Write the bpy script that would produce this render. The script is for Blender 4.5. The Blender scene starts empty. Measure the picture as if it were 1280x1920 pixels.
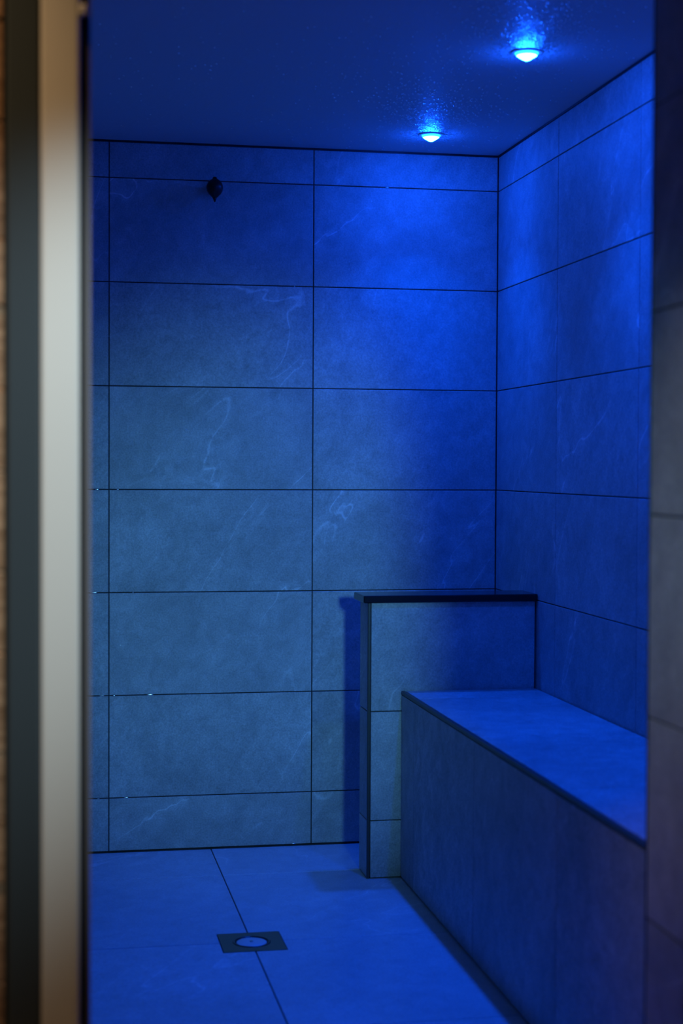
import bpy, bmesh, math, random
from mathutils import Matrix, Vector

# ------------------------------------------------------------------ scene, camera, light
S = bpy.context.scene
COL = S.collection
S.view_settings.view_transform = 'Standard'
S.view_settings.look = 'None'
S.view_settings.exposure = 0.0
S.view_settings.gamma = 1.0
S.view_settings.use_curve_mapping = False
random.seed(7)

# room frame: back wall y=0, right wall x=0, floor z=0, the door is towards -y
CAM = Vector((-1.35891, -4.70252, 1.1369))
FWD = Vector((0.18366772, 0.98257609, -0.02846739))
RGT = Vector((0.98298818, -0.18360963, 0.00466361))
UPV = Vector((0.00064454, 0.02883966, 0.99958384))
cd = bpy.data.cameras.new('camera')
cam = bpy.data.objects.new('camera', cd)
COL.objects.link(cam)
m3 = Matrix((RGT, UPV, -FWD)).transposed()
cam.matrix_world = Matrix.Translation(CAM) @ m3.to_4x4()
cd.sensor_fit = 'HORIZONTAL'
cd.sensor_width = 24.0
cd.lens = 2993.288 / 1280 * 24.0
cd.clip_start = 0.02
cd.dof.use_dof = True
cd.dof.focus_distance = 4.70
cd.dof.aperture_fstop = 2.8
S.camera = cam
S.cycles.max_bounces = 8

W = bpy.data.worlds.new('world')
S.world = W
W.use_nodes = True
W.node_tree.nodes['Background'].inputs[0].default_value = (0.5, 0.5, 0.55, 1)
W.node_tree.nodes['Background'].inputs[1].default_value = 0.01

BLUE = (0.0, 0.077, 1.0)          # colour of the steam room's LED lamps
LAMP_POWER = 2.5
LAMP_SPREAD = 88.0
LENS_POWER = 520.0
SPOT_POWER = 175.0                # cool lamp standing in the lobby
WARM_POWER = 3.8                  # warm recessed lamp in the lobby ceiling
REVEAL_POWER = 27.0               # second fill spot, added to brighten the tiled reveal
WASH_POWER = 190.0                 # neutral fill spot, added on the lobby ceiling to brighten the door frame

# ------------------------------------------------------------------ measurements
ZC = 2.081                        # ceiling
ZR = [1.973 - 0.302 * k for k in range(7)]   # horizontal joints
XJ = [-0.568, -1.170]             # vertical joints of the back wall
XL = -2.30                        # left wall
YF = -2.452                       # inner face of the door wall
YO = -2.60                        # outer face of the door wall
XJAMB = -0.471                    # right side of the door opening
GAP = 0.0030                      # grout joint width
RECESS = 0.003

# ------------------------------------------------------------------ materials
def newmat(name):
    m = bpy.data.materials.new(name)
    m.use_nodes = True
    nt = m.node_tree
    b = nt.nodes['Principled BSDF']
    return m, nt, b

def N(nt, kind, **kw):
    n = nt.nodes.new(kind)
    for k, v in kw.items():
        if hasattr(n, k):
            setattr(n, k, v)
        else:
            n.inputs[k].default_value = v
    return n

def plain(name, col, rough=0.5, metal=0.0, spec=0.5, coat=0.0):
    m, nt, b = newmat(name)
    b.inputs['Base Color'].default_value = (*col, 1)
    b.inputs['Roughness'].default_value = rough
    b.inputs['Metallic'].default_value = metal
    b.inputs['Specular IOR Level'].default_value = spec
    b.inputs['Coat Weight'].default_value = coat
    tc = N(nt, 'ShaderNodeTexCoord')
    no = N(nt, 'ShaderNodeTexNoise', Scale=60.0, Detail=4.0)
    nt.links.new(tc.outputs['Object'], no.inputs['Vector'])
    bp = N(nt, 'ShaderNodeBump', Strength=0.05, Distance=0.001)
    nt.links.new(no.outputs['Fac'], bp.inputs['Height'])
    nt.links.new(bp.outputs['Normal'], b.inputs['Normal'])
    return m

def stone(name, base, rough=0.5, vein=0.5, mottle=0.35, spec=0.35, bump=0.5, veinscale=1.0):
    """slate-look porcelain: mottled grey with thin pale diagonal veins, different on each tile"""
    m, nt, b = newmat(name)
    L = nt.links.new
    tc = N(nt, 'ShaderNodeTexCoord')
    oi = N(nt, 'ShaderNodeObjectInfo')
    mul = N(nt, 'ShaderNodeVectorMath', operation='SCALE')
    cmb = N(nt, 'ShaderNodeCombineXYZ')
    m1 = N(nt, 'ShaderNodeMath', operation='MULTIPLY'); m1.inputs[1].default_value = 37.0
    m2 = N(nt, 'ShaderNodeMath', operation='MULTIPLY'); m2.inputs[1].default_value = 91.0
    L(oi.outputs['Random'], m1.inputs[0]); L(oi.outputs['Random'], m2.inputs[0])
    L(m1.outputs[0], cmb.inputs[0]); L(m2.outputs[0], cmb.inputs[1]); L(m1.outputs[0], cmb.inputs[2])
    add = N(nt, 'ShaderNodeVectorMath', operation='ADD')
    L(tc.outputs['Object'], add.inputs[0]); L(cmb.outputs[0], add.inputs[1])
    # diagonal frame for the veins: turn the face by ~55 degrees, then stretch along it
    rot = N(nt, 'ShaderNodeMapping'); rot.inputs['Rotation'].default_value = (0, math.radians(52), 0)
    L(add.outputs[0], rot.inputs[0])
    stc = N(nt, 'ShaderNodeMapping'); stc.inputs['Scale'].default_value = (0.93, 1.0, 1.1)
    L(rot.outputs[0], stc.inputs[0])
    big = N(nt, 'ShaderNodeTexNoise', Scale=3.2, Detail=3.0, Roughness=0.6, Distortion=0.4)
    L(stc.outputs[0], big.inputs['Vector'])
    mid = N(nt, 'ShaderNodeTexNoise', Scale=22.0, Detail=5.0, Roughness=0.68, Distortion=0.6)
    L(stc.outputs[0], mid.inputs['Vector'])
    fine = N(nt, 'ShaderNodeTexNoise', Scale=210.0, Detail=2.0, Roughness=0.7)
    L(add.outputs[0], fine.inputs['Vector'])
    # vein: narrow band where a wobbly noise crosses its middle
    vn = N(nt, 'ShaderNodeTexNoise', Scale=1.5 * veinscale, Detail=4.0, Roughness=0.55, Distortion=0.8)
    stv = N(nt, 'ShaderNodeMapping'); stv.inputs['Scale'].default_value = (0.6, 1.0, 1.5)
    L(rot.outputs[0], stv.inputs[0]); L(stv.outputs[0], vn.inputs['Vector'])
    sb = N(nt, 'ShaderNodeMath', operation='SUBTRACT'); sb.inputs[1].default_value = 0.5
    L(vn.outputs['Fac'], sb.inputs[0])
    ab = N(nt, 'ShaderNodeMath', operation='ABSOLUTE'); L(sb.outputs[0], ab.inputs[0])
    vr = N(nt, 'ShaderNodeMapRange'); vr.inputs['From Min'].default_value = 0.0; vr.inputs['From Max'].default_value = 0.0055
    vr.inputs['To Min'].default_value = 1.0; vr.inputs['To Max'].default_value = 0.0
    L(ab.outputs[0], vr.inputs['Value'])
    vh = N(nt, 'ShaderNodeMapRange'); vh.inputs['From Min'].default_value = 0.0; vh.inputs['From Max'].default_value = 0.06
    vh.inputs['To Min'].default_value = 0.22; vh.inputs['To Max'].default_value = 0.0
    L(ab.outputs[0], vh.inputs['Value'])
    mx = N(nt, 'ShaderNodeMath', operation='MAXIMUM'); L(vr.outputs[0], mx.inputs[0]); L(vh.outputs[0], mx.inputs[1])
    msk0 = N(nt, 'ShaderNodeMapRange'); msk0.inputs['From Min'].default_value = 0.30; msk0.inputs['From Max'].default_value = 0.52
    L(mid.outputs['Fac'], msk0.inputs['Value'])
    pt = N(nt, 'ShaderNodeTexNoise', Scale=2.3, Detail=1.0); L(add.outputs[0], pt.inputs['Vector'])
    msk1 = N(nt, 'ShaderNodeMapRange'); msk1.inputs['From Min'].default_value = 0.46; msk1.inputs['From Max'].default_value = 0.60
    L(pt.outputs['Fac'], msk1.inputs['Value'])
    msk = N(nt, 'ShaderNodeMath', operation='MULTIPLY'); L(msk0.outputs[0], msk.inputs[0]); L(msk1.outputs[0], msk.inputs[1])
    vm = N(nt, 'ShaderNodeMath', operation='MULTIPLY'); L(mx.outputs[0], vm.inputs[0]); L(msk.outputs[0], vm.inputs[1])
    # colour value = base * (1 + mottling) + vein
    def ranged(sock, amt):
        r = N(nt, 'ShaderNodeMapRange'); r.inputs['From Min'].default_value = 0.25; r.inputs['From Max'].default_value = 0.75
        r.inputs['To Min'].default_value = 1 - amt; r.inputs['To Max'].default_value = 1 + amt
        L(sock, r.inputs['Value']); return r.outputs[0]
    p1 = N(nt, 'ShaderNodeMath', operation='MULTIPLY'); L(ranged(big.outputs['Fac'], mottle), p1.inputs[0]); L(ranged(mid.outputs['Fac'], mottle), p1.inputs[1])
    p2 = N(nt, 'ShaderNodeMath', operation='MULTIPLY'); L(p1.outputs[0], p2.inputs[0]); L(ranged(fine.outputs['Fac'], mottle * 1.3), p2.inputs[1])
    v1 = N(nt, 'ShaderNodeMath', operation='MULTIPLY_ADD'); v1.inputs[1].default_value = vein
    L(vm.outputs[0], v1.inputs[0]); L(p2.outputs[0], v1.inputs[2])
    sc = N(nt, 'ShaderNodeVectorMath', operation='SCALE'); sc.inputs[0].default_value = base
    L(v1.outputs[0], sc.inputs['Scale'])
    L(sc.outputs[0], b.inputs['Base Color'])
    b.inputs['Roughness'].default_value = rough
    b.inputs['Specular IOR Level'].default_value = spec
    hs = N(nt, 'ShaderNodeMath', operation='MULTIPLY_ADD'); hs.inputs[1].default_value = 0.35
    L(fine.outputs['Fac'], hs.inputs[0]); L(mid.outputs['Fac'], hs.inputs[2])
    bp = N(nt, 'ShaderNodeBump', Strength=bump, Distance=0.0022)
    L(hs.outputs[0], bp.inputs['Height']); L(bp.outputs['Normal'], b.inputs['Normal'])
    return m

M_WALL = stone('slate_look_wall_tile', (0.48, 0.48, 0.475), rough=0.5, vein=0.8, mottle=0.2)
M_FLOOR = stone('slate_look_floor_tile', (0.66, 0.66, 0.655), rough=0.33, vein=0.35, mottle=0.12, bump=0.12, veinscale=0.7)
M_BENCH = stone('slate_look_bench_tile', (0.44, 0.44, 0.435), rough=0.42, vein=0.25, mottle=0.24, bump=0.15, veinscale=0.7)
M_GROUT = plain('dark_grout', (0.035, 0.035, 0.036), 0.9)
M_SEAL = plain('black_sealant', (0.012, 0.012, 0.013), 0.55)
M_GRANITE = plain('polished_black_stone', (0.008, 0.008, 0.009), 0.16, spec=0.6)
M_EDGE = plain('dark_anodised_edge', (0.07, 0.07, 0.072), 0.4, metal=0.5)
M_WHITE = plain('white_plastic', (0.8, 0.8, 0.8), 0.4)
M_COVER = plain('wet_pale_steel', (0.75, 0.77, 0.78), 0.45, metal=0.35)
M_STEEL = plain('brushed_steel', (0.55, 0.55, 0.54), 0.3, metal=1.0)
M_DSTEEL = plain('dark_wet_steel', (0.10, 0.10, 0.095), 0.32, metal=0.7)
M_BLACK = plain('black_plastic', (0.006, 0.006, 0.007), 0.4)
M_POST = plain('glossy_black_lacquer', (0.045, 0.06, 0.072), 0.30, spec=0.7)
M_ALU = plain('satin_aluminium', (0.72, 0.72, 0.70), 0.5, metal=0.15)
M_RUBBER = plain('black_rubber', (0.02, 0.016, 0.014), 0.7)
M_RUBBER2 = plain('grey_rubber', (0.22, 0.20, 0.21), 0.6)
M_PLASTER = plain('lobby_plaster', (0.08, 0.07, 0.06), 0.8)
M_LFLOOR = stone('lobby_floor_stone', (0.12, 0.11, 0.10), rough=0.5, vein=0.1, mottle=0.12, bump=0.1)
M_CORE = plain('masonry_core', (0.05, 0.05, 0.05), 0.9)

def wood(name):
    m, nt, b = newmat(name)
    L = nt.links.new
    tc = N(nt, 'ShaderNodeTexCoord'); oi = N(nt, 'ShaderNodeObjectInfo')
    mp = N(nt, 'ShaderNodeMapping'); mp.inputs['Scale'].default_value = (2, 12, 30)
    ad = N(nt, 'ShaderNodeVectorMath', operation='ADD')
    cm = N(nt, 'ShaderNodeCombineXYZ'); mm = N(nt, 'ShaderNodeMath', operation='MULTIPLY'); mm.inputs[1].default_value = 23
    L(oi.outputs['Random'], mm.inputs[0]); L(mm.outputs[0], cm.inputs[2])
    L(tc.outputs['Object'], ad.inputs[0]); L(cm.outputs[0], ad.inputs[1]); L(ad.outputs[0], mp.inputs[0])
    no = N(nt, 'ShaderNodeTexNoise', Scale=3.0, Detail=6.0, Distortion=1.2); L(mp.outputs[0], no.inputs['Vector'])
    cr = N(nt, 'ShaderNodeValToRGB')
    cr.color_ramp.elements[0].color = (0.15, 0.075, 0.035, 1); cr.color_ramp.elements[1].color = (0.40, 0.25, 0.15, 1)
    cr.color_ramp.elements[0].position = 0.3; cr.color_ramp.elements[1].position = 0.7
    L(no.outputs['Fac'], cr.inputs[0])
    vr = N(nt, 'ShaderNodeMapRange'); vr.inputs['To Min'].default_value = 0.85; vr.inputs['To Max'].default_value = 1.1
    L(oi.outputs['Random'], vr.inputs['Value'])
    sc = N(nt, 'ShaderNodeVectorMath', operation='SCALE'); L(cr.outputs[0], sc.inputs[0]); L(vr.outputs[0], sc.inputs['Scale'])
    L(sc.outputs[0], b.inputs['Base Color'])
    b.inputs['Roughness'].default_value = 0.6
    return m
M_WOOD = wood('brown_timber_cladding')

def ceiling_mat():
    m, nt, b = newmat('wet_painted_ceiling')
    L = nt.links.new
    b.inputs['Base Color'].default_value = (0.62, 0.62, 0.62, 1)
    b.inputs['Roughness'].default_value = 0.55
    b.inputs['Specular IOR Level'].default_value = 0.3
    tc = N(nt, 'ShaderNodeTexCoord')
    n1 = N(nt, 'ShaderNodeTexNoise', Scale=95.0, Detail=5.0, Roughness=0.65)
    L(tc.outputs['Object'], n1.inputs['Vector'])
    bp = N(nt, 'ShaderNodeBump', Strength=0.35, Distance=0.0015)
    L(n1.outputs['Fac'], bp.inputs['Height']); L(bp.outputs['Normal'], b.inputs['Normal'])
    return m
M_CEIL = ceiling_mat()

def drop_mat():
    m, nt, b = newmat('water_droplet')
    b.inputs['Base Color'].default_value = (0.92, 0.94, 0.95, 1)
    b.inputs['Roughness'].default_value = 0.16
    b.inputs['Metallic'].default_value = 0.9
    return m
M_DROP = drop_mat()

def emit(name, col, strength):
    m = bpy.data.materials.new(name)
    m.use_nodes = True
    nt = m.node_tree
    nt.nodes.clear()
    o = nt.nodes.new('ShaderNodeOutputMaterial')
    e = nt.nodes.new('ShaderNodeEmission')
    e.inputs[0].default_value = (*col, 1)
    e.inputs[1].default_value = strength
    nt.links.new(e.outputs[0], o.inputs[0])
    m.cycles.emission_sampling = 'FRONT'
    return m
M_LENS = emit('lit_led_lens', (0.003, 0.077, 1.0), LENS_POWER)
M_LENSRIM = emit('lit_led_lens_edge', (0.003, 0.077, 1.0), LENS_POWER * 0.045)
M_COOL = emit('lit_cool_diffuser', (0.85, 0.97, 1.0), 6.0)
M_WARM = emit('lit_warm_diffuser', (1.0, 0.62, 0.30), 6.0)

for _m in (M_COOL, M_WARM): _m.cycles.emission_sampling = 'NONE'   # their light comes from the lamps set behind them

# ------------------------------------------------------------------ helpers
def tag(o, label=None, cat=None, group=None, kind=None):
    if label: o['label'] = label
    if cat: o['category'] = cat
    if group: o['group'] = group
    if kind: o['kind'] = kind
    return o

def link(name, me, mat, parent=None, mw=None):
    o = bpy.data.objects.new(name, me)
    COL.objects.link(o)
    if mat and not me.materials:
        me.materials.append(mat)
    mw = mw or Matrix.Identity(4)
    if parent is not None:
        o.parent = parent
        # parents are only ever translated
        t = parent_loc.get(parent.name, Vector((0, 0, 0)))
        o.matrix_basis = Matrix.Translation(-t) @ mw
    else:
        o.matrix_basis = mw
    return o
parent_loc = {}

def empty(name, loc):
    o = bpy.data.objects.new(name, None)
    COL.objects.link(o)
    o.location = loc
    o.empty_display_size = 0.05
    parent_loc[o.name] = Vector(loc)
    return o

def mesh(name, verts, faces, smooth=False):
    me = bpy.data.meshes.new(name)
    me.from_pydata([tuple(v) for v in verts], [], faces)
    me.update()
    bm = bmesh.new(); bm.from_mesh(me)
    bmesh.ops.recalc_face_normals(bm, faces=bm.faces)
    bm.to_mesh(me); bm.free()
    if smooth:
        for p in me.polygons: p.use_smooth = True
    return me

def box_mesh(name, a, b, bevel=0.0, seg=1):
    bm = bmesh.new()
    bmesh.ops.create_cube(bm, size=1.0)
    for v in bm.verts:
        v.co = Vector([(a[i] + b[i]) / 2 + v.co[i] * (b[i] - a[i]) for i in range(3)])
    if bevel:
        bmesh.ops.bevel(bm, geom=bm.edges[:], offset=bevel, segments=seg, affect='EDGES', profile=0.5)
    bmesh.ops.recalc_face_normals(bm, faces=bm.faces)
    me = bpy.data.meshes.new(name)
    bm.to_mesh(me); bm.free()
    return me

def box(name, a, b, mat, parent=None, bevel=0.0, seg=1):
    return link(name, box_mesh(name, a, b, bevel, seg), mat, parent)

def boxes(name, lst, mat, parent=None):
    """one connected structure made of a few butted blocks"""
    vs, fs = [], []
    for a, b in lst:
        i = len(vs)
        vs += [(x, y, z) for z in (a[2], b[2]) for y in (a[1], b[1]) for x in (a[0], b[0])]
        fs += [tuple(i + k for k in f) for f in ((0, 1, 3, 2), (4, 6, 7, 5), (0, 4, 5, 1), (2, 3, 7, 6), (0, 2, 6, 4), (1, 5, 7, 3))]
    me = bpy.data.meshes.new(name)
    me.from_pydata(vs, [], fs)
    me.update()
    bm = bmesh.new(); bm.from_mesh(me); bmesh.ops.recalc_face_normals(bm, faces=bm.faces); bm.to_mesh(me); bm.free()
    return link(name, me, mat, parent)

def lathe(name, prof, seg=32, axis='Z', smooth=True):
    vs, fs = [], []
    for r, h in prof:
        for k in range(seg):
            a = 2 * math.pi * k / seg
            p = (r * math.cos(a), r * math.sin(a), h)
            if axis == 'Y': p = (p[0], p[2], p[1])
            vs.append(p)
    n = len(prof)
    for i in range(n - 1):
        for k in range(seg):
            k2 = (k + 1) % seg
            fs.append((i * seg + k, i * seg + k2, (i + 1) * seg + k2, (i + 1) * seg + k))
    if prof[0][0] > 1e-6: fs.append(tuple(range(seg)))
    if prof[-1][0] > 1e-6: fs.append(tuple((n - 1) * seg + k for k in range(seg)))
    me = bpy.data.meshes.new(name)
    me.from_pydata(vs, [], fs)
    me.update()
    bm = bmesh.new(); bm.from_mesh(me)
    bmesh.ops.remove_doubles(bm, verts=bm.verts, dist=1e-6)
    bmesh.ops.recalc_face_normals(bm, faces=bm.faces)
    bm.to_mesh(me); bm.free()
    if smooth:
        for p in me.polygons: p.use_smooth = True
    return me

# tiles: local x along u, local z along v, local -y is the visible face (y=0 is the face)
_tiles = {}
def tile_mesh(poly, t=0.009, c=0.0010):
    key = tuple((round(a, 4), round(b, 4)) for a, b in poly) + (t, c)
    if key in _tiles: return _tiles[key]
    n = len(poly)
    P = [Vector(p) for p in poly]
    ins = []
    for i in range(n):
        d0 = (P[i] - P[i - 1]).normalized(); d1 = (P[(i + 1) % n] - P[i]).normalized()
        n0 = Vector((-d0.y, d0.x)); n1 = Vector((-d1.y, d1.x))
        ins.append(P[i] + c * (n0 + n1))
    vs = [(p.x, t, p.y) for p in P] + [(p.x, c, p.y) for p in P] + [(p.x, 0, p.y) for p in ins]
    fs = [tuple(range(n)), tuple(range(2 * n, 3 * n))]
    for i in range(n):
        j = (i + 1) % n
        fs.append((i, j, n + j, n + i)); fs.append((n + i, n + j, 2 * n + j, 2 * n + i))
    me = mesh('tile', vs, fs)
    _tiles[key] = me
    return me

def frame(o, u, n, v):
    u, n, v = Vector(u), Vector(n), Vector(v)
    m = Matrix((u, -n, v)).transposed().to_4x4()
    return Matrix.Translation(Vector(o)) @ m

def tile(parent, fr, u0, u1, v0, v1, mat, name='tile', poly=None, proud=True, g=GAP):
    """one tile of the field between joint lines u0..u1, v0..v1 (world units on the plane of fr)"""
    if poly is None:
        w, h = u1 - u0 - g, v1 - v0 - g
        if w < 0.008 or h < 0.008: return None
        poly = [(0, 0), (w, 0), (w, h), (0, h)]
    me = tile_mesh(poly)
    if me.materials and me.materials[0] != mat:
        me = me.copy(); me.materials.clear()
    d = random.uniform(-0.0003, 0.0003) if proud else 0
    mw = fr @ Matrix.Translation((u0 + g / 2, d, v0 + g / 2))
    return link(name, me, mat, parent, mw)

def field(parent, fr, us, vs, mat, name='tile'):
    for i in range(len(us) - 1):
        for j in range(len(vs) - 1):
            tile(parent, fr, us[i], us[i + 1], vs[j], vs[j + 1], mat, name)

# ------------------------------------------------------------------ the steam room's shell
TOPZ = ZC - 0.004
VS = [0.0035] + sorted(ZR) + [TOPZ]

wb = box('wall_back', (XL - 0.1, RECESS, -0.05), (0.1, 0.12, ZC + 0.10), M_GROUT)
tag(wb, 'back wall of large grey slate-look tiles with dark joints', 'wall', kind='structure')
field(wb, frame((0, 0, 0), (1, 0, 0), (0, -1, 0), (0, 0, 1)), [XL + 0.001, XJ[1] - 0.602, XJ[1], XJ[0], -0.001], VS, M_WALL)

wr = box('wall_right', (RECESS, YF, -0.05), (0.1, RECESS, ZC + 0.10), M_GROUT)
tag(wr, 'right wall of grey tiles behind the bench, lit deep blue', 'wall', kind='structure')
field(wr, frame((0, 0, 0), (0, -1, 0), (-1, 0, 0), (0, 0, 1)), [0.001, 0.576, 1.178, 1.780, 2.382, 2.4505], VS, M_WALL)

wl = box('wall_left', (XL - 0.1, YF, -0.05), (XL - RECESS, RECESS, ZC + 0.10), M_GROUT)
tag(wl, 'left wall of grey tiles hidden beyond the door frame', 'wall', kind='structure')
field(wl, frame((XL, YF, 0), (0, 1, 0), (1, 0, 0), (0, 0, 1)), [0.001, 0.07, 0.672, 1.274, 1.876, 2.4505], VS, M_WALL)

# floor with the drain cut into the corner where four tiles meet
fl = box('floor', (XL - 0.1, YO, -0.15), (0.1, 0.12, -RECESS - 0.002), M_GROUT)
tag(fl, 'floor of large grey tiles falling to a square drain, lit bright blue', 'floor', kind='structure')
DX, DY, DH = -0.8695, -0.942, 0.0745
FF = frame((0, 0, 0), (1, 0, 0), (0, 0, 1), (0, 1, 0))
fx = [XL + 0.002, -2.074, -1.472, DX, -0.268, -0.002]
fy = [YO, -2.146, -1.544, DY, -0.312, -0.002]
for i in range(len(fx) - 1):
    for j in range(len(fy) - 1):
        u0, u1, v0, v1 = fx[i], fx[i + 1], fy[j], fy[j + 1]
        poly = None
        w, h = u1 - u0 - GAP, v1 - v0 - GAP
        k = DH + 0.002 - GAP / 2
        if u1 == DX and v1 == DY: poly = [(0, 0), (w, 0), (w, h - k), (w - k, h - k), (w - k, h), (0, h)]
        if u0 == DX and v1 == DY: poly = [(0, 0), (w, 0), (w, h), (k, h), (k, h - k), (0, h - k)]
        if u1 == DX and v0 == DY: poly = [(0, 0), (w - k, 0), (w - k, k), (w, k), (w, h), (0, h)]
        if u0 == DX and v0 == DY: poly = [(k, 0), (w, 0), (w, h), (0, h), (0, k), (k, k)]
        tile(fl, FF, u0, u1, v0, v1, M_FLOOR, 'floor_tile', poly, proud=False)

ce = box('ceiling', (XL - 0.1, YO, ZC), (0.1, 0.12, ZC + 0.08), M_CEIL)
tag(ce, 'smooth damp ceiling with glinting condensation around two lamps', 'ceiling', kind='structure')

# wall with the door opening
wf = boxes('wall_front', [((-3.2, YO, -0.05), (-1.330, YF, 2.65)), ((XJAMB + 0.003, YO, -0.05), (1.6, YF, 2.65)),
                          ((-1.330, YO, 2.045), (XJAMB + 0.003, YF, 2.65))], M_CORE)
tag(wf, 'thick wall around the doorway, brown boards outside', 'wall', kind='structure')
# tiled reveal on the right of the doorway: the tile rows go on from inside
field(wf, frame((XJAMB, YF, 0), (0, -1, 0), (-1, 0, 0), (0, 0, 1)), [0.0, -(YO - YF)], [0.003] + sorted(ZR) + [2.04], M_WALL, 'reveal_tile')
box('edge_profile', (XJAMB - 0.0005, YF, 0.0), (XJAMB + 0.004, YF + 0.004, 2.04), M_EDGE, wf)
# inside face of the door wall
field(wf, frame((0, YF + 0.008, 0), (-1, 0, 0), (0, 1, 0), (0, 0, 1)), [0.002, 0.46], VS, M_WALL, 'tile')
field(wf, frame((0, YF + 0.008, 0), (-1, 0, 0), (0, 1, 0), (0, 0, 1)), [1.335, 1.70, -XL - 0.002], VS, M_WALL, 'tile')
# horizontal boards on the outside
bz = 0.002
while bz < 2.6:
    hh = random.choice((0.085, 0.105, 0.128, 0.15))
    z1 = min(bz + hh, 2.64)
    for x0, x1 in ((-3.0, -1.408), (-0.30, 1.5)):
        pr = random.uniform(0.0, 0.003)
        box('cladding_board', (x0, YO - 0.018 - pr, bz + 0.0007), (x1, YO, z1 - 0.0007), M_WOOD, wf, 0.0015)
    bz = z1
# dark seals where tile meets ceiling and floor
tr = boxes('trim_1', [((XL, -0.0026, ZC - 0.0055), (0, RECESS, ZC)), ((-0.0026, YF, ZC - 0.0055), (RECESS, 0, ZC))], M_SEAL)
tag(tr, 'thin dark sealant line between wall tiles and ceiling', 'trim', kind='structure')
tr = boxes('trim_2', [((XL, -0.0020, -0.001), (0, RECESS, 0.0035)), ((XL, YF, -0.001), (XL + 0.002, 0, 0.0035))], M_SEAL)
tag(tr, 'thin dark sealant line between back wall and floor', 'trim', kind='structure')

# ------------------------------------------------------------------ half wall
PX, PYF, PYB, PZ = -0.482, -0.419, -0.300, 0.763
hw = empty('half_wall', (PX / 2, (PYF + PYB) / 2, 0))
tag(hw, 'low tiled half wall with black stone cap at the far end of the bench', 'half wall')
box('wall_core', (PX + 0.008, PYF + 0.009, 0.0), (-0.003, PYB - 0.009, PZ), M_GROUT, hw)
pf = frame((PX, PYF, 0), (1, 0, 0), (0, -1, 0), (0, 0, 1))
field(hw, pf, [0.0075, -PX - 0.005], [0.002, ZR[6], ZR[5], PZ + 0.0015], M_WALL)
pb = frame((-0.003, PYB, 0), (-1, 0, 0), (0, 1, 0), (0, 0, 1))
field(hw, pb, [0.0, -PX - 0.010], [0.002, ZR[6], ZR[5], PZ], M_WALL)
pe = frame((PX, PYB, 0), (0, -1, 0), (-1, 0, 0), (0, 0, 1))
# end face looks towards -x: u runs towards the door
field(hw, pe, [0.006, (PYB - PYF) - 0.0075], [0.002, ZR[6], ZR[5], PZ], M_WALL, 'end_tile')
box('edge_profile', (PX - 0.0008, PYF - 0.0008, 0.002), (PX + 0.0070, PYF + 0.0065, PZ), M_EDGE, hw, 0.0012)
cap = box('cap_stone', (PX - 0.015, PYF - 0.010, PZ), (-0.001, PYB + 0.012, PZ + 0.0205), M_GRANITE, hw, 0.003, 2)
cap['label'] = 'polished black stone cap'

# ------------------------------------------------------------------ bench
BX, BZ = -0.388, 0.519
bn = empty('tiled_bench', (BX / 2, (YF + PYF) / 2, 0))
tag(bn, 'long grey tiled bench along the right wall, top glowing blue', 'bench')
YB0 = PYF - 0.0025
box('bench_core', (BX + 0.010, YF + 0.009, 0.0), (-0.001, YB0 - 0.002, BZ - 0.010), M_GROUT, bn)
bf = frame((BX, 0, 0), (0, -1, 0), (-1, 0, 0), (0, 0, 1))
field(bn, bf, [-YB0, 0.572, 1.174, 1.776, 2.378, 2.442], [0.003, BZ - 0.010], M_BENCH, 'front_tile')
bt = frame((0, 0, BZ), (1, 0, 0), (0, 0, 1), (0, 1, 0))
yy = [-2.442, -2.378, -1.776, -1.174, -0.572, YB0 - 0.003]
field(bn, bt, [BX + 0.011, -0.003], yy, M_BENCH, 'top_tile')
box('edge_profile', (BX - 0.001, YF + 0.009, BZ - 0.010), (BX + 0.010, YB0, BZ + 0.0008), M_EDGE, bn, 0.002)

# ------------------------------------------------------------------ floor drain
dr = empty('floor_drain', (DX, DY, -0.002))
tag(dr, 'square dark metal floor drain with round bright cover', 'drain')
def plate():
    seg = 48
    vs, fs = [], []
    r = 0.046
    for z in (0.0, -0.0045):
        for k in range(seg):
            a = 2 * math.pi * (k + 0.5) / seg
            c, s = math.cos(a), math.sin(a)
            q = DH / max(abs(c), abs(s))
            vs.append((c * q, s * q, z))
        for k in range(seg):
            a = 2 * math.pi * (k + 0.5) / seg
            vs.append((r * math.cos(a), r * math.sin(a), z))
    for k in range(seg):
        j = (k + 1) % seg
        fs.append((k, j, seg + j, seg + k))
        fs.append((2 * seg + k, 3 * seg + k, 3 * seg + j, 2 * seg + j))
        fs.append((k, 2 * seg + k, 2 * seg + j, j))
        fs.append((seg + k, seg + j, 3 * seg + j, 3 * seg + k))
    # true corners
    for sx, sy in ((1, 1), (1, -1), (-1, 1), (-1, -1)):
        best = sorted(range(seg), key=lambda k: -(vs[k][0] * sx + vs[k][1] * sy))[:2]
        i = len(vs)
        vs += [(sx * DH, sy * DH, 0.0), (sx * DH, sy * DH, -0.0045)]
        fs.append((best[0], best[1], i))
    return mesh('drain_plate', vs, fs)
T = Matrix.Translation
link('drain_plate', plate(), M_DSTEEL, dr, T((DX, DY, 0.0004)))
link('drain_ring', lathe('drain_ring', [(0.0455, -0.0045), (0.0455, 0.001), (0.0425, 0.0018), (0.0395, 0.001), (0.0395, -0.0045)], 48), M_DSTEEL, dr, T((DX, DY, 0)))
cov = link('drain_cover', lathe('drain_cover', [(0.0365, -0.0045), (0.0365, -0.0008), (0.035, 0.0), (0.012, 0.0008), (0.0, 0.001)], 48), M_COVER, dr, T((DX, DY, 0)))
cov['label'] = 'round steel cover'
link('screw', lathe('screw', [(0.0045, 0.0), (0.0045, 0.0016), (0.003, 0.0022), (0.0, 0.0023)], 16), M_STEEL, dr, T((DX, DY, 0.0006)))

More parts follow.
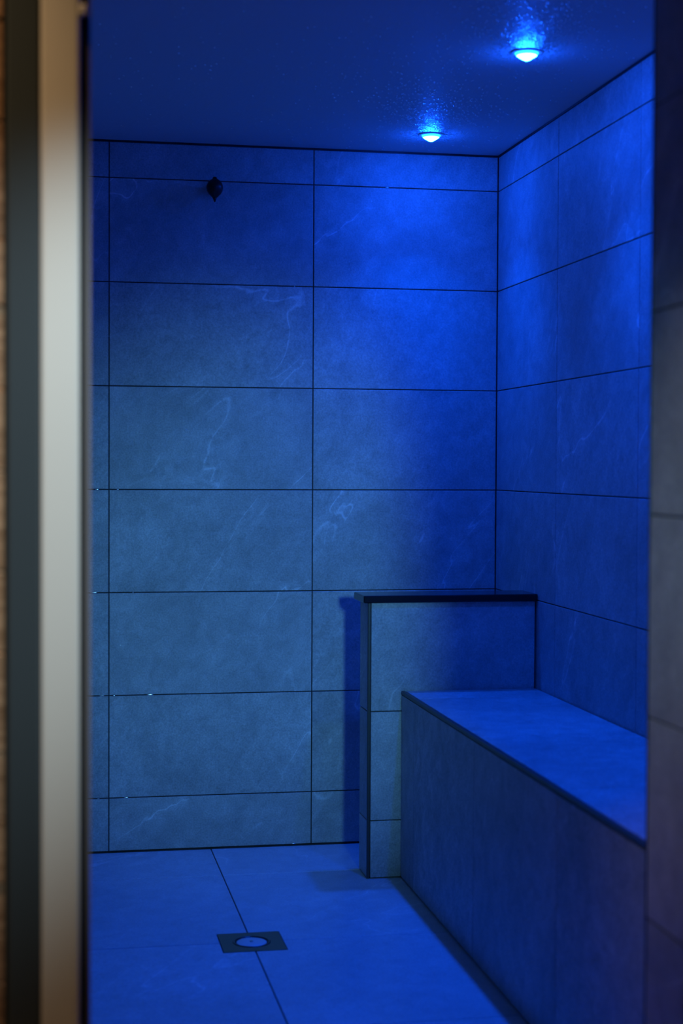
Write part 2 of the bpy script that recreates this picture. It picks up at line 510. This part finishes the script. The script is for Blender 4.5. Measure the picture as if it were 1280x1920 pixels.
# ------------------------------------------------------------------ wall nozzle
NX, NZ = -0.867, 1.947
nz = empty('wall_nozzle', (NX, 0, NZ))
tag(nz, 'small black drop-shaped nozzle high on the back wall', 'nozzle')
link('wall_flange', lathe('wall_flange', [(0.016, 0.0), (0.016, -0.004), (0.012, -0.007), (0.0, -0.007)], 28, 'Y'), M_BLACK, nz, T((NX, -0.0003, NZ + 0.004)))
link('arm', lathe('arm', [(0.0075, 0.0), (0.0075, -0.028)], 20, 'Y'), M_BLACK, nz, T((NX, -0.006, NZ + 0.004)))
link('body', lathe('body', [(0.0, 0.031), (0.0055, 0.0305), (0.0065, 0.026), (0.012, 0.0225), (0.0195, 0.016), (0.0238, 0.006), (0.0245, -0.001), (0.0225, -0.010), (0.0180, -0.018), (0.0115, -0.0245), (0.0075, -0.0285)], 32), M_BLACK, nz, T((NX, -0.040, NZ)))
link('tip', lathe('tip', [(0.0075, -0.0285), (0.0045, -0.034), (0.0026, -0.040), (0.0, -0.0425)], 20), M_BLACK, nz, T((NX, -0.040, NZ)))

# ------------------------------------------------------------------ ceiling lamps
def ceiling_lamp(x, y, label):
    r = empty('ceiling_lamp', (x, y, ZC))
    tag(r, label, 'lamp', 'blue lamps in the steam room ceiling')
    at = T((x, y, ZC))
    link('bezel', lathe('bezel', [(0.037, 0.0), (0.0365, -0.0015), (0.034, -0.003), (0.0275, -0.0035), (0.0265, 0.0)], 48), M_WHITE, r, at)
    link('lens_edge', lathe('lens_edge', [(0.0263, -0.0005), (0.0262, -0.0050), (0.0232, -0.0085)], 24), M_LENSRIM, r, at)
    link('lens', lathe('lens', [(0.0232, -0.0085), (0.0175, -0.0125), (0.011, -0.0165), (0.005, -0.0195), (0.0, -0.0205)], 24), M_LENS, r, at)
    ld = bpy.data.lights.new('led', 'AREA')
    ld.shape = 'DISK'; ld.size = 0.05
    ld.energy = LAMP_POWER; ld.color = BLUE; ld.spread = math.radians(LAMP_SPREAD)
    lo = bpy.data.objects.new('led', ld)
    COL.objects.link(lo)
    lo.parent = r
    lo.location = (0, 0, -0.0235)
    return r
ceiling_lamp(-0.275, -0.262, 'round glowing blue-white ceiling lamp close to the back wall')
ceiling_lamp(-0.278, -1.184, 'round glowing blue-white ceiling lamp above the bench, nearer the door')
ceiling_lamp(-0.280, -2.106, 'round blue ceiling lamp above the bench end beside the doorway, out of view')

# ------------------------------------------------------------------ condensation
def drops(name, pts, mat):
    """many tiny domes: pts = (position, normal, radius, stretch)"""
    vs, fs = [], []
    seg, rings = 9, ((1.0, 0.0), (0.82, 0.17), (0.45, 0.29), )
    for p, n, r, st in pts:
        n = Vector(n); a = n.orthogonal().normalized(); b = n.cross(a)
        if st != 1.0: a, b = Vector((1, 0, 0)), n.cross(Vector((1, 0, 0)))
        i = len(vs)
        for rr, h in rings:
            for k in range(seg):
                t = 2 * math.pi * k / seg
                vs.append(Vector(p) + a * (r * st * rr * math.cos(t)) + b * (r * rr * math.sin(t)) + n * (r * h))
        vs.append(Vector(p) + n * r * 0.33)
        for q in range(2):
            for k in range(seg):
                j = (k + 1) % seg
                fs.append((i + q * seg + k, i + q * seg + j, i + (q + 1) * seg + j, i + (q + 1) * seg + k))
        for k in range(seg):
            fs.append((i + 2 * seg + k, i + 2 * seg + (k + 1) % seg, i + 3 * seg))
    me = bpy.data.meshes.new(name)
    me.from_pydata([tuple(v) for v in vs], [], fs)
    me.update()
    bm = bmesh.new(); bm.from_mesh(me); bmesh.ops.recalc_face_normals(bm, faces=bm.faces); bm.to_mesh(me); bm.free()
    for p in me.polygons: p.use_smooth = True
    return link(name, me, mat)

LAMPS = [(-0.275, -0.262), (-0.278, -1.184), (-0.280, -2.106)]
pts = []
for k in range(8400):
    if k < 6400:
        lx, ly = LAMPS[k % 2]
        if k % 3:                       # spray spreading from the lamp towards the doorway
            t = random.expovariate(1 / 0.22) + 0.03
            q = random.gauss(0, 0.03 + 0.16 * t)
            x, y = lx - 0.22 * t + q, ly - t
        else:                           # ring of fine beads close around the lamp
            a, d = random.uniform(0, 2 * math.pi), 0.042 + random.expovariate(1 / 0.06)
            x, y = lx + d * math.cos(a), ly + d * math.sin(a)
    else:
        x, y = random.uniform(XL, 0), random.uniform(YF, 0)
    if not (XL + 0.01 < x < -0.012 and YF + 0.01 < y < -0.012): continue
    if min(math.hypot(x - a, y - b) for a, b in LAMPS) < 0.042: continue
    r = random.choice((0.001, 0.0012, 0.0015, 0.0018, 0.0022, 0.003))
    pts.append(((x, y, ZC), (0, 0, -1), r, 1.0))
tag(drops('ceiling_condensation', pts, M_DROP), 'fine water droplets on the ceiling glinting around the lamps', 'droplets', kind='stuff')
pts = []
for k in range(240):
    x = random.uniform(-1.25, -0.95) if k % 2 else random.uniform(-1.25, -0.1)
    z = random.uniform(0.9, 1.6) if k % 2 else random.uniform(0.3, 2.0)
    pts.append(((x, -0.0004, z), (0, -1, 0), random.choice((0.0006, 0.0007, 0.001)), 1.0))
for (x, z, l) in ((-0.345, ZR[0], 5), (-0.625, ZR[1], 2), (-1.205, ZR[3], 5), (-1.145, ZR[3], 3), (-1.215, ZR[4], 9), (-1.10, ZR[4], 2), (-1.19, ZR[5], 6),
                  (-1.155, ZR[5], 3), (-1.05, ZR[5], 8), (-1.12, ZR[6], 6), (-1.2, ZR[6], 3), (-0.62, 0.006, 5)):
    pts.append(((x, -0.0004, z), (0, -1, 0), 0.0012, l))
tag(drops('wall_condensation', pts, M_DROP), 'tiny water beads on the back wall tiles and in their joints', 'droplets', kind='stuff')

# ------------------------------------------------------------------ door frame on the left of the opening
FY = YO - 0.022
df = box('door_1', (-1.4045, FY, 0.0), (-1.3625, YF - 0.02, 2.6), M_POST, None, 0.003)
tag(df, 'black door post with pale aluminium stile on the left of the doorway', 'door frame', kind='structure')
box('stile', (-1.3620, FY + 0.002, 0.0), (-1.3125, YF - 0.02, 2.6), M_ALU, df, 0.004, 2)
box('seal', (-1.3125, FY + 0.010, 0.0), (-1.3040, YF - 0.02, 2.6), M_RUBBER, df, 0.001)
box('seal_lip', (-1.3040, FY + 0.013, 0.0), (-1.2985, YF - 0.03, 2.6), M_RUBBER2, df, 0.001)
box('hinge_clip', (-1.3140, FY + 0.002, 1.712), (-1.3035, FY + 0.012, 1.726), M_ALU, df, 0.002)

# ------------------------------------------------------------------ lobby the photo is taken from
lf = box('floor_lobby', (-3.2, -6.4, -0.15), (1.6, YO, 0.0), M_LFLOOR)
tag(lf, 'stone floor outside the doorway', 'floor', kind='structure')
lc = box('ceiling_lobby', (-3.2, -6.4, 2.65), (1.6, YF, 2.75), M_PLASTER)
tag(lc, 'plain lobby ceiling outside the doorway', 'ceiling', kind='structure')
lw = boxes('wall_lobby', [((-3.3, -6.4, -0.05), (-3.2, YF, 2.75)), ((1.6, -6.4, -0.05), (1.7, YF, 2.75)), ((-3.3, -6.5, -0.05), (1.7, -6.4, 2.75))], M_PLASTER)
tag(lw, 'plain plaster walls of the lobby outside the doorway', 'wall', kind='structure')

def aim(loc, to):
    d = (Vector(to) - Vector(loc)).normalized()
    return Matrix.Translation(loc) @ d.to_track_quat('-Z', 'Y').to_matrix().to_4x4()

# lamp on a stand beside the camera, pointing through the doorway
LP = Vector((-0.635, -4.62, 1.34))
sl = empty('standing_lamp', (LP.x, LP.y - 0.06, 0))
tag(sl, 'cool white lamp on a black stand in the lobby, out of view', 'lamp')
link('base', lathe('base', [(0.15, 0.0), (0.15, 0.012), (0.02, 0.022), (0.02, 0.03)], 32), M_BLACK, sl, T((LP.x, LP.y - 0.06, 0.0005)))
link('pole', lathe('pole', [(0.011, 0.02), (0.011, 1.32)], 16), M_BLACK, sl, T((LP.x, LP.y - 0.06, 0)))
tgt = Vector((-0.74, 0, 0.74))
am = aim(LP, tgt)
hd = link('head', lathe('head', [(0.03, 0.10), (0.06, 0.08), (0.085, 0.01), (0.085, 0.0), (0.080, 0.004)], 32), M_BLACK, sl, am)
link('diffuser', lathe('diffuser', [(0.079, 0.006), (0.0, 0.006)], 32), M_COOL, sl, am)
ld = bpy.data.lights.new('standing_lamp_light', 'SPOT')
ld.energy = SPOT_POWER; ld.color = (0.19, 0.68, 1.0); ld.shadow_soft_size = 0.11
ld.spot_size = math.radians(27); ld.spot_blend = 1.0
lo = bpy.data.objects.new('standing_lamp_light', ld)
COL.objects.link(lo); lo.parent = sl
lo.matrix_basis = T((-LP.x, -LP.y + 0.06, 0)) @ aim(LP + (tgt - LP).normalized() * 0.01, tgt)

# warm recessed lamp washing the boards and the frame from above
def lobby_lamp(x, y, power, label):
    r = empty('recessed_lamp', (x, y, 2.65))
    tag(r, label, 'lamp')
    at = T((x, y, 2.65))
    link('ring', lathe('ring', [(0.06, 0.0), (0.06, -0.004), (0.046, -0.006), (0.045, 0.0)], 32), M_STEEL, r, at)
    link('diffuser', lathe('diffuser', [(0.0445, -0.003), (0.0, -0.003)], 32), M_WARM, r, at)
    ld = bpy.data.lights.new('recessed_lamp_light', 'AREA')
    ld.shape = 'DISK'; ld.size = 0.08; ld.energy = power; ld.color = (1.0, 0.60, 0.28); ld.spread = math.radians(54)
    lo = bpy.data.objects.new('recessed_lamp_light', ld)
    COL.objects.link(lo); lo.parent = r; lo.location = (0, 0, -0.012)
lobby_lamp(-1.62, -2.86, WARM_POWER, 'small warm recessed lamp in the lobby ceiling, out of view')

# added fill spots, no known fixtures: one brightens the door frame, one the reveal
def fill_spot(wp, wt, power, size, col, label):
    WP, wt = Vector(wp), Vector(wt)
    ws = empty('fill_spot', (WP.x, WP.y, 2.65))
    tag(ws, label, 'lamp', 'fill spots added on the lobby ceiling')
    wm = aim(WP, wt)
    link('ceiling_rose', lathe('ceiling_rose', [(0.045, 0.0), (0.045, -0.012), (0.012, -0.016), (0.012, -0.03)], 28), M_BLACK, ws, T((WP.x, WP.y, 2.65)))
    link('head', lathe('head', [(0.012, 0.075), (0.03, 0.07), (0.034, 0.0), (0.031, 0.0), (0.031, 0.008)], 28), M_BLACK, ws, wm)
    link('diffuser', lathe('diffuser', [(0.0305, 0.009), (0.0, 0.009)], 28), M_COOL, ws, wm)
    ld = bpy.data.lights.new('fill_spot_light', 'SPOT')
    ld.energy = power; ld.color = col; ld.shadow_soft_size = 0.03
    ld.spot_size = math.radians(size); ld.spot_blend = 1.0
    lo = bpy.data.objects.new('fill_spot_light', ld)
    COL.objects.link(lo); lo.parent = ws
    lo.matrix_basis = T((-WP.x, -WP.y, -2.65)) @ aim(WP + (wt - WP).normalized() * 0.005, wt)
fill_spot((-0.62, -3.95, 2.60), (-1.37, -2.62, 1.10), WASH_POWER, 22, (0.74, 0.93, 1.0), 'white fill spot added on the lobby ceiling to light the door post, out of view')
fill_spot((-1.95, -3.70, 2.60), (-0.45, -2.60, 0.98), REVEAL_POWER, 19, (1.0, 0.90, 0.86), 'white fill spot added on the lobby ceiling to light the tiled reveal, out of view')
